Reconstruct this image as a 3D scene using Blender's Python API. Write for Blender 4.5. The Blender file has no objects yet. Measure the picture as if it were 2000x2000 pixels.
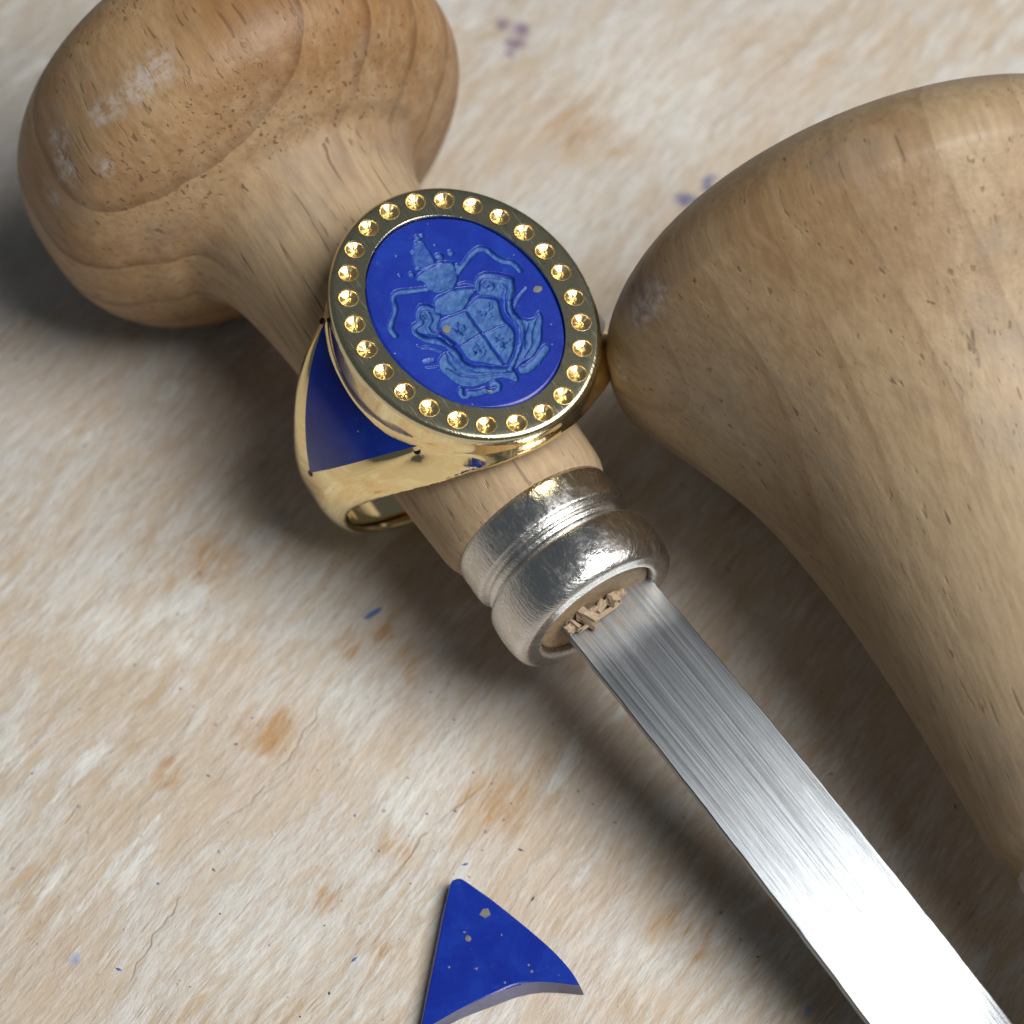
import bpy, bmesh, math, random
import numpy as np
from mathutils import Vector, Matrix
random.seed(7); rng = np.random.default_rng(7)
S = bpy.context.scene
S.unit_settings.system = 'METRIC'; S.unit_settings.scale_length = 0.01; S.unit_settings.length_unit = 'CENTIMETERS'   # 1 unit = 1 cm
COL = S.collection
# ------------------------------------------------------------------ camera, light, exposure
E = math.radians(58)
cam = bpy.data.cameras.new('camera'); camo = bpy.data.objects.new('camera', cam); COL.objects.link(camo)
camo.location = (0, -16*math.cos(E), 16*math.sin(E)); camo.rotation_euler = (math.radians(90)-E, 0, 0)
cam.sensor_width = 36; cam.lens = 5120/2000*36; cam.clip_start = .5; cam.clip_end = 500
cam.dof.use_dof = True; cam.dof.focus_distance = 14.15; cam.dof.aperture_fstop = .42; cam.dof.aperture_blades = 0
S.camera = camo
w = bpy.data.worlds.new('World'); S.world = w; w.use_nodes = True
bg = w.node_tree.nodes['Background']; bg.inputs[0].default_value = (.80, .90, 1.0, 1); bg.inputs[1].default_value = .085
def area(name, loc, target, sx, sy, power, colour):
    l = bpy.data.lights.new(name, 'AREA'); l.shape = 'RECTANGLE'; l.size = sx; l.size_y = sy; l.energy = power; l.color = colour
    o = bpy.data.objects.new(name, l); COL.objects.link(o); o.location = loc
    o.rotation_euler = (Vector(target)-Vector(loc)).to_track_quat('-Z', 'Y').to_euler(); return o
LD = Vector((.47, -.20, .86)).normalized()
area('bench_lamp', LD*30, (0, -.5, 0), 17, 17, 11700, (1.0, .99, .97))
S.view_settings.view_transform = 'Standard'; S.view_settings.look = 'None'; S.view_settings.exposure = 0; S.view_settings.gamma = 1
S.render.engine = 'CYCLES'
S.cycles.max_bounces = 8; S.cycles.sample_clamp_indirect = 6; S.cycles.caustics_reflective = True; S.cycles.blur_glossy = .3
S.cycles.use_denoising = True
# ------------------------------------------------------------------ helpers
class NT:
    """small wrapper for building shader node trees"""
    def __init__(s, name):
        s.m = bpy.data.materials.new(name); s.m.use_nodes = True; s.t = s.m.node_tree; s.n = s.t.nodes
        s.b = s.n['Principled BSDF']; s.tc = s.n.new('ShaderNodeTexCoord').outputs['Object']
    def put(s, sock, v):
        if hasattr(v, 'is_output') or hasattr(v, 'links'): s.t.links.new(v, sock)
        else:
            if isinstance(v, tuple) and len(v) == 3 and sock.type == 'RGBA': v = v+(1,)
            sock.default_value = v
    def math(s, op, a, b=0.0, c=0.0, clamp=False):
        n = s.n.new('ShaderNodeMath'); n.operation = op; n.use_clamp = clamp
        s.put(n.inputs[0], a); s.put(n.inputs[1], b); s.put(n.inputs[2], c); return n.outputs[0]
    def mix(s, f, a, b, mode='MIX'):
        n = s.n.new('ShaderNodeMix'); n.data_type = 'RGBA'; n.blend_type = mode
        s.put(n.inputs[0], f); s.put(n.inputs[6], a); s.put(n.inputs[7], b); return n.outputs[2]
    def map(s, v, loc=(0, 0, 0), rot=(0, 0, 0), scale=(1, 1, 1)):
        n = s.n.new('ShaderNodeMapping'); s.put(n.inputs[0], v); n.inputs[1].default_value = loc
        n.inputs[2].default_value = rot; n.inputs[3].default_value = scale; return n.outputs[0]
    def noise(s, v, scale, detail=3, rough=.55, dist=0.0, col=False):
        n = s.n.new('ShaderNodeTexNoise'); s.put(n.inputs['Vector'], v); n.inputs['Scale'].default_value = scale
        n.inputs['Detail'].default_value = detail; n.inputs['Roughness'].default_value = rough
        n.inputs['Distortion'].default_value = dist; return n.outputs['Color' if col else 'Fac']
    def voronoi(s, v, scale, out='Distance', rnd=1.0):
        n = s.n.new('ShaderNodeTexVoronoi'); s.put(n.inputs['Vector'], v); n.inputs['Scale'].default_value = scale
        n.inputs['Randomness'].default_value = rnd; return n.outputs[out]
    def ramp(s, f, *stops):
        n = s.n.new('ShaderNodeValToRGB'); s.put(n.inputs[0], f); e = n.color_ramp.elements
        while len(e) < len(stops): e.new(.5)
        for i, (p, c) in enumerate(stops):
            e[i].position = p; e[i].color = (c, c, c, 1) if isinstance(c, (int, float)) else tuple(c)+(1,)
        return n.outputs[0]
    def sm(s, f, a, b, lo=0.0, hi=1.0):
        n = s.n.new('ShaderNodeMapRange'); n.interpolation_type = 'SMOOTHSTEP'; s.put(n.inputs[0], f)
        for i, v in enumerate((a, b, lo, hi)): n.inputs[i+1].default_value = v
        return n.outputs[0]
    def vadd(s, a, b):
        n = s.n.new('ShaderNodeVectorMath'); n.operation = 'ADD'; s.put(n.inputs[0], a); s.put(n.inputs[1], b); return n.outputs[0]
    def vscale(s, a, k):
        n = s.n.new('ShaderNodeVectorMath'); n.operation = 'SCALE'; s.put(n.inputs[0], a); n.inputs[3].default_value = k; return n.outputs[0]
    def sep(s, v):
        n = s.n.new('ShaderNodeSeparateXYZ'); s.put(n.inputs[0], v); return n.outputs
    def comb(s, x, y, z):
        n = s.n.new('ShaderNodeCombineXYZ'); s.put(n.inputs[0], x); s.put(n.inputs[1], y); s.put(n.inputs[2], z); return n.outputs[0]
    def dist(s, v, p):
        n = s.n.new('ShaderNodeVectorMath'); n.operation = 'DISTANCE'; s.put(n.inputs[0], v); n.inputs[1].default_value = p; return n.outputs['Value']
    def blobs(s, v, pts, soft=.5):
        """max of soft blobs [(centre, radius)] at coordinate v"""
        r = None
        for c, rad in pts:
            d = s.sm(s.dist(v, c), rad*(1-soft), rad*(1+soft), 1.0, 0.0)
            r = d if r is None else s.math('MAXIMUM', r, d)
        return r
    def bump(s, h, strength, distance, normal=None):
        n = s.n.new('ShaderNodeBump'); s.put(n.inputs['Height'], h); n.inputs['Strength'].default_value = strength
        n.inputs['Distance'].default_value = distance
        if normal is not None: s.put(n.inputs['Normal'], normal)
        return n.outputs[0]
    def out(s, color=None, rough=None, metal=None, normal=None, **kw):
        i = s.b.inputs
        if color is not None: s.put(i['Base Color'], color)
        if rough is not None: s.put(i['Roughness'], rough)
        if metal is not None: s.put(i['Metallic'], metal)
        if normal is not None: s.put(i['Normal'], normal)
        for k, v in kw.items(): s.put(i[k.replace('_', ' ')], v)
        return s.m
def obj(name, me, mat, parent=None):
    o = bpy.data.objects.new(name, me); COL.objects.link(o)
    if mat is not None and not me.materials: me.materials.append(mat)
    if parent is not None: o.parent = parent
    return o
def mesh(name, V, F, smooth=True, sharp=None):
    me = bpy.data.meshes.new(name); me.from_pydata([tuple(map(float, v)) for v in V], [], [tuple(map(int, f)) for f in F]); me.update()
    if smooth: me.polygons.foreach_set('use_smooth', [True]*len(me.polygons))
    if sharp is not None: me.set_sharp_from_angle(angle=math.radians(sharp))
    return me
def empty(name, loc=(0, 0, 0)):
    o = bpy.data.objects.new(name, None); COL.objects.link(o); o.location = loc; o.empty_display_size = .3; return o
def tag(o, label, cat, group=None):
    o['label'] = label; o['category'] = cat
    if group: o['group'] = group
def fixn(me):
    bm = bmesh.new(); bm.from_mesh(me); bmesh.ops.recalc_face_normals(bm, faces=bm.faces); bm.to_mesh(me); bm.free()
def catmull(P, n=6, closed=False):
    P = np.array(P, float); out = []; N = len(P)
    for i in range(N if closed else N-1):
        p0, p1, p2, p3 = (P[(i-1) % N], P[i], P[(i+1) % N], P[(i+2) % N]) if closed else (P[max(i-1, 0)], P[i], P[i+1], P[min(i+2, N-1)])
        for k in range(n):
            t = k/n
            out.append(.5*((2*p1)+(-p0+p2)*t+(2*p0-5*p1+4*p2-p3)*t*t+(-p0+3*p1-3*p2+p3)*t**3))
    if not closed: out.append(P[-1])
    return np.array(out)
def lathe_mesh(name, prof, seg=128, sharp=None, wob=0.0, caps=True):
    """surface of revolution about local z: prof = [(z, r)]"""
    V = []; F = []; n = len(prof)
    for j, (z, r) in enumerate(prof):
        for k in range(seg):
            a = 2*math.pi*k/seg; rr = r*(1+wob*math.sin(3*a+z*1.7)+.6*wob*math.sin(5*a-z*2.9))
            V.append((rr*math.cos(a), rr*math.sin(a), z))
    for j in range(n-1):
        for k in range(seg):
            k2 = (k+1) % seg; F.append((j*seg+k, j*seg+k2, (j+1)*seg+k2, (j+1)*seg+k))
    if caps and prof[0][1] > 1e-5: F.append(tuple(range(seg))[::-1])
    if caps and prof[-1][1] > 1e-5: F.append(tuple((n-1)*seg+k for k in range(seg)))
    me = mesh(name, V, F, True)
    bm = bmesh.new(); bm.from_mesh(me); bmesh.ops.remove_doubles(bm, verts=bm.verts, dist=1e-5); bmesh.ops.recalc_face_normals(bm, faces=bm.faces); bm.to_mesh(me); bm.free()
    me.polygons.foreach_set('use_smooth', [True]*len(me.polygons))
    if sharp: me.set_sharp_from_angle(angle=math.radians(sharp))
    return me
# ------------------------------------------------------------------ materials
CRACKS = [(-3.8, -2.9, -.04, .010), (-2.7, -1.6, .10, .011), (-1.6, -.5, 1.50, .014), (-2.5, -1.5, -.93, .012), (3.0, 4.6, .66, .012), (-.6, 1.2, 2.3, .012)]
def mat_board():
    m = NT('worn_painted_board'); v = m.tc
    warp = m.vadd(v, m.vscale(m.noise(v, .35, 2, .5, col=True), .5))
    u = m.map(warp, rot=(0, 0, math.radians(-54)))                 # x of u runs along the grain
    def n(sx, sy, sc, det=3, r=.55, off=0): return m.noise(m.map(u, loc=(off, off*.7, 0), scale=(sx, sy, 1)), sc, det, r)
    fibre = n(1.7, 11, 1.5, 4, .64); fine = n(2.2, 18, 2.2, 4, .64, 3); blot = n(.8, 1.6, 1.0, 6, .64, 7); pat = n(.7, 1.9, 1.6, 6, .66, 13); mot = n(1.15, 3.1, 2.4, 6, .68, 91)
    wide = m.noise(v, .28, 2, .5)
    base = m.mix(m.sm(blot, .42, .58), (.62, .60, .56), (.585, .50, .41))
    base = m.mix(m.math('MULTIPLY', m.sm(mot, .47, .60), .55), base, (.52, .41, .275))
    base = m.mix(m.math('MULTIPLY', m.sm(mot, .46, .36), .70), base, (.62, .62, .585))
    base = m.mix(m.math('MULTIPLY', m.sm(fibre, .44, .66), .34), base, (.42, .31, .20))
    base = m.mix(m.math('MULTIPLY', m.sm(wide, .45, .62), .25), base, (.60, .48, .39))
    base = m.mix(m.math('MULTIPLY', m.blobs(m.vadd(v, m.vscale(m.noise(v, .9, 4, .6, col=True), 1.2)), [((-2.9, 3.1, .6), 1.5), ((-3.4, 1.2, .6), 1.0)], .6), .6), base, (.46, .465, .455))
    # bare wood where the paint has worn off, frayed along the fibres
    wornf = m.math('ADD', m.math('MULTIPLY', pat, .70), m.math('MULTIPLY', fibre, .30))
    base = m.mix(m.math('MULTIPLY', m.sm(wornf, .545, .61), .40), base, (.46, .31, .155))
    st = [((-1.409, -1.539, 0), .13), ((-1.36, -1.45, 0), .1), ((-.117, -1.98, 0), .17), ((-.02, -1.93, 0), .12), ((.881, -2.73, 0), .12), ((1.0, -2.8, 0), .1),
          ((-1.031, -2.53, 0), .07), ((-2.0, -1.75, 0), .08), ((-.74, -2.84, 0), .08), ((-.95, -.92, 0), .08), ((-.6, -1.05, 0), .1), ((-.75, -.85, 0), .06),
          ((.45, 3.04, 0), .22), ((.75, 2.9, 0), .16), ((-1.85, -.35, 0), .18), ((-.66, -2.2, 0), .1)]
    sv = m.vadd(v, m.vscale(m.noise(m.map(u, scale=(1, 3, 1)), 3.0, 3, .6, col=True), .34)); sv = m.vadd(sv, (-.17, -.17, -.17)); sv = m.map(sv, scale=(1, 1, 0))
    stain = m.math('MULTIPLY', m.blobs(sv, st, .75), m.sm(fibre, .36, .58, .25, 1))
    base = m.mix(m.math('MULTIPLY', stain, .85), base, (.44, .24, .085))
    # chalky white patches
    wp = [((-2.433, -.807, 0), .17), ((-2.25, -.9, 0), .15), ((-2.12, -.74, 0), .13), ((-1.918, -.772, 0), .12), ((-1.93, -.93, 0), .08), ((.7, -2.95, 0), .14),
          ((-.55, -2.0, 0), .22), ((-2.9, -2.05, 0), .12), ((-.95, -1.3, 0), .22), ((-1.35, -2.9, 0), .2), ((1.0, 3.3, 0), .5), ((.2, 2.2, 0), .35)]
    wmask = m.math('MAXIMUM', m.math('MULTIPLY', m.blobs(sv, wp, .9), m.sm(fine, .40, .58, .3, 1)), m.sm(n(.5, 1.6, 2.0, 5, .65, 23), .60, .66))
    base = m.mix(m.math('MULTIPLY', wmask, m.sm(fine, .3, .55, .35, .9)), base, (.70, .70, .66))
    fs_ = n(3.4, 24, 2.2, 4, .68, 61); base = m.mix(m.math('MULTIPLY', m.sm(fs_, .46, .62), .46), base, (.43, .35, .27)); base = m.mix(m.math('MULTIPLY', m.sm(n(3.0, 20, 2.0, 4, .68, 71), .48, .66), .40), base, (.66, .635, .575))
    # thin pale scratches and dark hairlines along the fibres
    scr = m.sm(n(1.1, 26, 2.0, 3, .6, 31), .64, .72)
    base = m.mix(m.math('MULTIPLY', scr, .8), base, (.72, .70, .64))
    scr2 = m.sm(n(1.6, 24, 2.2, 3, .6, 41), .65, .73)
    base = m.mix(m.math('MULTIPLY', scr2, .62), base, (.28, .20, .13))
    # a few long splits that follow the grain: (start, end, offset across)
    ux, uy, _ = m.sep(m.map(v, rot=(0, 0, math.radians(-54))))
    wob = m.math('MULTIPLY', m.math('SUBTRACT', m.noise(m.map(v, loc=(2, 2, 0)), 1.1, 4, .65), .5), .42); crm = None
    for x0, x1, y0, wd in CRACKS:
        a = m.sm(m.math('ABSOLUTE', m.math('SUBTRACT', m.math('SUBTRACT', uy, wob), y0)), wd*.3, wd, 1, 0)
        a = m.math('MULTIPLY', a, m.math('MULTIPLY', m.sm(ux, x0, x0+.3), m.sm(ux, x1-.3, x1, 1, 0)))
        crm = a if crm is None else m.math('MAXIMUM', crm, a)
    crm = m.math('MULTIPLY', crm, m.sm(m.noise(v, 3.0, 3, .6), .36, .50))
    base = m.mix(m.math('MULTIPLY', crm, .35), base, (.38, .24, .12))
    # dark grains of dirt
    vo = m.voronoi(v, 5.5); vs = m.noise(v, 3.1, 2)
    speck = m.math('MULTIPLY', m.sm(vo, .05, .085, 1, 0), m.sm(vs, .50, .56))
    base = m.mix(m.math('MULTIPLY', speck, .5), base, (.10, .11, .13))
    vo2 = m.voronoi(m.map(v, loc=(9, 4, 0)), 11); speck2 = m.math('MULTIPLY', m.sm(vo2, .05, .09, 1, 0), m.sm(m.noise(m.map(v, loc=(5, 5, 0)), 2.3, 2), .52, .60))
    base = m.mix(m.math('MULTIPLY', speck2, .5), base, (.16, .14, .13))
    # smudges of blue and violet pigment
    iv = m.vadd(v, m.vscale(m.noise(v, 7, 3, .6, col=True), .16)); iv = m.map(iv, loc=(-.08, -.08, 0), scale=(1, 1, 0))
    ink = m.blobs(iv, [((.06, 3.92, 0), .06), ((.02, 3.80, 0), .055), ((-.07, 3.98, 0), .04), ((-.02, 3.70, 0), .03)], .8)
    base = m.mix(m.math('MULTIPLY', ink, .75), base, (.17, .10, .22))
    ink2 = m.blobs(iv, [((1.29, 2.60, 0), .035), ((1.30, 2.53, 0), .035), ((1.14, 2.42, 0), .045), ((1.20, 2.39, 0), .035)], .8)
    base = m.mix(m.math('MULTIPLY', ink2, .8), base, (.08, .10, .25))
    ink3 = m.blobs(iv, [((-2.4, -2.907, 0), .03), ((1.62, -3.2, 0), .02)], .6)
    base = m.mix(m.math('MULTIPLY', ink3, .7), base, (.25, .33, .60))
    h = m.math('ADD', m.math('MULTIPLY', fibre, .5), m.math('ADD', m.math('MULTIPLY', fine, .55), m.math('MULTIPLY', wornf, -.5)))
    h = m.math('ADD', h, m.math('ADD', m.math('MULTIPLY', scr, -.35), m.math('MULTIPLY', m.sm(mot, .36, .60), -.7))); h = m.math('SUBTRACT', h, m.math('MULTIPLY', crm, 1.2)); h = m.math('ADD', h, m.math('MULTIPLY', m.noise(v, 26, 3, .6), .35))
    return m.out(base, m.sm(blot, .3, .7, .62, .78), 0, m.bump(h, .48, .018), Specular_IOR_Level=.3)
def mat_beech(name, cols, scuffs, seed, grain, pith, ring=3.1, gloss=.42, wear_z=(.4, 1.3), bandmul=1.0, poreup=0.0):
    """turned beech: grain along local z, growth rings round a pith beside the tool, short dark ray flecks"""
    m = NT(name); v0 = m.tc; v = m.map(v0, rot=grain); c1, c2, c3, neck = cols
    nz = m.noise(m.map(v, loc=(seed, seed, 0), scale=(1, 1, .45)), .75, 3, .5)
    d = m.dist(m.map(v, scale=(1, 1, .06)), pith)
    ph = m.math('ADD', m.math('MULTIPLY', d, ring), m.math('MULTIPLY', nz, .8))
    fr = m.math('FRACT', ph)
    line = m.math('MULTIPLY', m.sm(fr, .80, .985), m.sm(fr, .985, 1.0, 1, 0))
    band = m.sm(fr, 0, 1)
    tone = m.noise(m.map(v, loc=(seed*2, 0, seed), scale=(1, 1, .5)), .8, 3, .55)
    col = m.mix(m.sm(tone, .36, .64), c1, c2)
    col = m.mix(m.math('MULTIPLY', band, .42*bandmul), col, c3)
    col = m.mix(m.math('MULTIPLY', line, .65*bandmul), col, tuple(x*.55 for x in c3))
    z = m.sep(v0)[2]
    wz = m.math('ADD', z, m.math('MULTIPLY', m.math('SUBTRACT', m.noise(v, 1.6, 4, .6), .5), .8))
    worn = m.sm(wz, wear_z[0], wear_z[1])
    col = m.mix(m.math('MULTIPLY', worn, .8), col, neck)
    fv = m.map(v, loc=(seed, 0, 0), scale=(1, 1, .10))
    fib = m.noise(fv, 26, 3, .6); fib2 = m.noise(m.map(v, loc=(0, seed, 0), scale=(1, 1, .05)), 9, 3, .6)
    col = m.mix(m.math('MULTIPLY', m.sm(fib, .35, .7), .30), col, tuple(x*.62 for x in c3))
    col = m.mix(m.math('MULTIPLY', m.sm(fib2, .45, .7), .20), col, tuple(min(1, x*1.35) for x in neck))
    # pores: short dark dashes along the grain
    def dashes(sc, st, lo, hi, sd):
        pv = m.map(m.vadd(v, m.vscale(m.noise(v, 1.7, 2, .5, col=True), .03)), loc=(sd, sd*.3, sd*.7), scale=(1, 1, st))
        return m.sm(m.noise(pv, sc, 1.5, .5), lo, hi)
    p1 = m.math('MULTIPLY', dashes(26, .045, .64+poreup, .68+poreup, seed+1), m.sm(m.noise(v, 1.6, 2), .38, .52))
    p2 = m.math('MULTIPLY', dashes(42, .05, .625+poreup, .67+poreup, seed+5), m.sm(m.noise(m.map(v, loc=(4, 4, 4)), 2.2, 2), .36, .55))
    pores = m.math('MAXIMUM', p1, m.math('MULTIPLY', p2, .7))
    col = m.mix(m.math('MULTIPLY', pores, .60), col, tuple(x*.28 for x in c3))
    # greyish handling dirt
    dirt = m.sm(m.noise(m.map(v, loc=(seed*3, 1, 2)), 1.5, 5, .65), .50, .70)
    col = m.mix(m.math('MULTIPLY', dirt, .32), col, (.17, .15, .135))
    # chalky scuffs
    sv = m.vadd(v0, m.vscale(m.noise(v, 9, 4, .65, col=True), .16)); sv = m.map(sv, loc=(-.08, -.08, -.08))
    sc = m.math('MULTIPLY', m.blobs(sv, scuffs, .75), m.sm(m.noise(v, 18, 3, .7), .36, .60))
    col = m.mix(m.math('MULTIPLY', sc, .5), col, (.56, .54, .53))
    rough = m.math('ADD', m.math('MULTIPLY', worn, .20), m.math('ADD', m.math('MULTIPLY', sc, .2), m.math('MULTIPLY', m.noise(v, 5, 4, .6), .18)))
    rough = m.math('ADD', rough, gloss-.08)
    ringcut = m.noise(m.map(v, scale=(.05, .05, 1)), 16, 3, .6)
    h = m.math('ADD', m.math('MULTIPLY', fib, .5), m.math('ADD', m.math('MULTIPLY', fib2, .3), m.math('MULTIPLY', ringcut, .25)))
    h = m.math('SUBTRACT', h, m.math('MULTIPLY', pores, .9)); h = m.math('ADD', h, m.math('MULTIPLY', m.noise(v, 34, 3, .6), .35))
    return m.out(col, rough, 0, m.bump(h, .5, .013), Specular_IOR_Level=.4)
def mat_gold(name, rough=.07, scr=.25, col=(.90, .70, .34), dirt=False):
    m = NT(name); v = m.tc
    n1 = m.noise(m.map(v, rot=(.3, .4, .7), scale=(1, 14, 1)), 9, 3, .6); n2 = m.noise(m.map(v, rot=(.8, .1, 2.1), scale=(1, 18, 1)), 7, 3, .6); n3 = m.noise(v, 5, 4, .6)
    if dirt:
        dm = m.sm(m.noise(m.map(v, loc=(7, 7, 7)), 26, 4, .7), .56, .70); col = m.mix(m.math('MULTIPLY', dm, .6), col, (.30, .30, .26))
    h = m.math('ADD', n1, n2)
    r = m.math('ADD', m.math('MULTIPLY', m.sm(n1, .55, .75), .10), m.math('ADD', rough-.02, m.math('MULTIPLY', n3, .05)))
    return m.out(col, r, 1, m.bump(h, scr, .0012))
def mat_lapis(name, engraved=False, rough=.22):
    m = NT(name); v = m.tc
    n = m.noise(v, 3.2, 5, .65, .6); n2 = m.noise(m.map(v, loc=(3, 3, 3)), 14, 4, .7)
    c = m.mix(m.sm(n, .38, .68), (.005, .021, .26), (.008, .036, .32))
    c = m.mix(m.math('MULTIPLY', m.sm(n2, .60, .76), .30), c, (.045, .12, .42))
    spk = m.math('MULTIPLY', m.sm(m.voronoi(m.map(v, loc=(1, 2, 3)), 15), .05, .10, 1, 0), m.sm(m.noise(v, 4, 2), .56, .62))
    c = m.mix(m.math('MULTIPLY', spk, .8), c, (.36, .42, .60))
    r = m.math('ADD', rough, m.math('MULTIPLY', n2, .12)); nb = m.noise(v, 60, 3, .6); nrm = m.bump(nb, .12, .002)
    if engraved:                                                       # unpolished, chalkier stone inside the cuts
        a = m.n.new('ShaderNodeAttribute'); a.attribute_name = 'cut'; k = a.outputs['Fac']
        mott = m.noise(v, 24, 4, .65)
        ce = m.mix(m.sm(mott, .30, .70), (.014, .075, .26), (.056, .155, .36))
        c = m.mix(k, c, ce)
        r = m.math('ADD', r, m.math('MULTIPLY', k, .38))
        nrm = m.bump(m.math('ADD', nb, m.math('MULTIPLY', m.math('MULTIPLY', mott, k), 3.0)), .35, .003)
    return m.out(c, r, 0, nrm, Specular_IOR_Level=.5)
def mat_steel(name, brushed, base, rough):
    m = NT(name); v = m.tc
    if brushed:                                                         # grinding lines along local y
        br = m.noise(m.map(v, scale=(30, .12, 1)), 3.5, 4, .7); br2 = m.noise(m.map(v, loc=(3, 0, 0), scale=(9, .05, 1)), 3, 3, .6)
        cross = m.noise(m.map(v, rot=(0, 0, 1.1), scale=(16, .6, 1)), 3, 3, .6); z = m.sep(v)[1]
        haze = m.sm(m.math('ADD', z, m.math('MULTIPLY', m.math('SUBTRACT', m.noise(v, 7, 4, .6), .5), .22)), .06, .30, 1, 0)
        c = m.mix(m.sm(br, .3, .7), tuple(x*.66 for x in base), tuple(min(1, x*1.25) for x in base))
        c = m.mix(m.math('MULTIPLY', m.math('MULTIPLY', haze, m.sm(m.noise(v, 22, 4, .7), .35, .6)), .5), c, (.36, .30, .23))
        h = m.math('ADD', m.math('MULTIPLY', br, 1), m.math('MULTIPLY', br2, .35))
        r = m.math('ADD', rough, m.math('MULTIPLY', br, .10)); r = m.math('ADD', r, m.math('MULTIPLY', haze, .15))
        return m.out(c, r, 1, m.bump(h, .45, .004))
    n1 = m.noise(m.map(v, rot=(.3, .4, .7), scale=(1, 10, 1)), 12, 4, .65); n2 = m.noise(m.map(v, rot=(1.3, .7, 2.1), scale=(1, 12, 1)), 10, 4, .65); n3 = m.noise(v, 6, 5, .65); n4 = m.noise(v, 42, 3, .6)
    c = m.mix(m.math('MULTIPLY', m.sm(n3, .50, .74), .38), base, (.52, .46, .37))
    s = m.math('ADD', m.math('MULTIPLY', n1, .6), m.math('ADD', m.math('MULTIPLY', n2, .6), m.math('MULTIPLY', n4, .5)))
    r = m.math('ADD', rough, m.math('ADD', m.math('MULTIPLY', m.sm(n3, .45, .75), .20), m.math('MULTIPLY', m.sm(n1, .5, .72), .14)))
    return m.out(c, r, 1, m.bump(m.math('ADD', s, m.math('MULTIPLY', m.noise(v, 9, 3, .6), .9)), .55, .008))
def mat_simple(name, c, rough=.6, metal=0, nscale=8, var=.25, bump=.2):
    m = NT(name); n = m.noise(m.tc, nscale, 4, .6)
    return m.out(m.mix(m.math('MULTIPLY', n, var*2), c, tuple(x*.5 for x in c)), rough, metal, m.bump(n, bump, .006))
M_gold = mat_gold('polished_gold', .05, .18, (.92, .76, .42)); M_face = mat_gold('bezel_face_gold', .20, .9, (.74, .68, .45), True); M_pit = mat_gold('fresh_cut_gold', .27, .3, (1.0, .78, .40))
M_lapis = mat_lapis('lapis', False, .14); M_seal = mat_lapis('engraved_lapis', True, .26); M_loose = mat_lapis('sawn_lapis', False, .17)
M_pyrite = mat_simple('pyrite', (.26, .25, .20), .45, .3, 30, .4, .5)
M_dark = mat_simple('notch_shade_black', (.006, .005, .004), .5)  # shade of the corner holes, put into the colour of shallow discs
M_ferrule = mat_steel('nickel_ferrule', False, (.74, .73, .71), .21)
M_blade = mat_steel('brushed_steel', True, (.30, .318, .335), .255)
M_split = mat_simple('split_wood', (.56, .43, .29), .8, 0, 14, .5, .8)
# ------------------------------------------------------------------ the board everything lies on
def board():
    bm = bmesh.new(); L = 26; n = 60
    bmesh.ops.create_grid(bm, x_segments=n, y_segments=n, size=L)
    r = bmesh.ops.extrude_face_region(bm, geom=bm.edges[:] and [e for e in bm.edges if e.is_boundary])
    for v in r['geom']:
        if isinstance(v, bmesh.types.BMVert): v.co.z = -2
    me = bpy.data.meshes.new('board'); bm.to_mesh(me); bm.free()
    o = obj('board', me, mat_board()); o['kind'] = 'structure'; return o
board()
# ------------------------------------------------------------------ engraving tools
def super_head(R, hb, pb, hf, pf, rcut):
    p = [(-hb*math.cos(math.pi/2*i/22)**(2/pb), R*math.sin(math.pi/2*i/22)**(2/pb)) for i in range(23)]
    for i in range(1, 22):
        a = math.pi/2*(1-i/22); r = R*math.sin(a)**(2/pf)
        if r < rcut: break
        p.append((hf*math.cos(a)**(2/pf), r))
    return p
FERRULE = [(-.02, .44), (-.01, .492), (.008, .502), (.03, .507), (.11, .508), (.19, .507), (.208, .500), (.220, .482), (.228, .470), (.243, .466), (.256, .473), (.268, .479), (.280, .476), (.292, .467), (.306, .470),
           (.325, .492), (.35, .520), (.39, .532), (.46, .538), (.54, .536), (.60, .527), (.635, .514), (.655, .497), (.664, .478), (.666, .45), (.668, .42), (.666, .398), (.655, .382), (.63, .374), (.54, .372)]
def smooth_prof(prof, n=4): return [(float(a), max(0., float(b))) for a, b in catmull(prof, n)]
def engraver(P0, P1, prof, wood, fs, blade_fn, label, wob):
    """P0 = centre of the widest circle of the head, P1 = centre of the ferrule mouth, fs = ferrule scale"""
    A = (P1-P0).normalized(); Ltot = (P1-P0).length
    root = empty('engraving_tool', P0); root.rotation_mode = 'QUATERNION'; root.rotation_quaternion = A.to_track_quat('Z', 'Y')
    tag(root, label, 'engraving tool'); bpy.context.view_layer.update(); Mi = root.matrix_world.inverted()
    z0 = Ltot-.682*fs
    P = [p for p in prof if p[0] < z0-.06]+[(z0-.05, .508*fs+.012), (z0-.012, .502*fs+.004), (z0+.004, .478*fs), (z0+.06, .45*fs), (z0+.50*fs, .39*fs), (z0+.62*fs, .366*fs), (z0+.625*fs, .345*fs), (z0+.61*fs, .10), (z0+.60*fs, 0)]
    i0 = len(P)-8; dense = smooth_prof(P[:i0], 3)+P[i0:]
    obj('handle', lathe_mesh('handle', dense, 192, None, wob), wood(Mi), root)
    fe = lathe_mesh('ferrule', [(z0+z*fs, r*fs) for z, r in smooth_prof(FERRULE, 4)], 128, caps=False)
    obj('ferrule', fe, M_ferrule, root)
    blade_fn(root, Mi, A, P1, fs); return root
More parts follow.
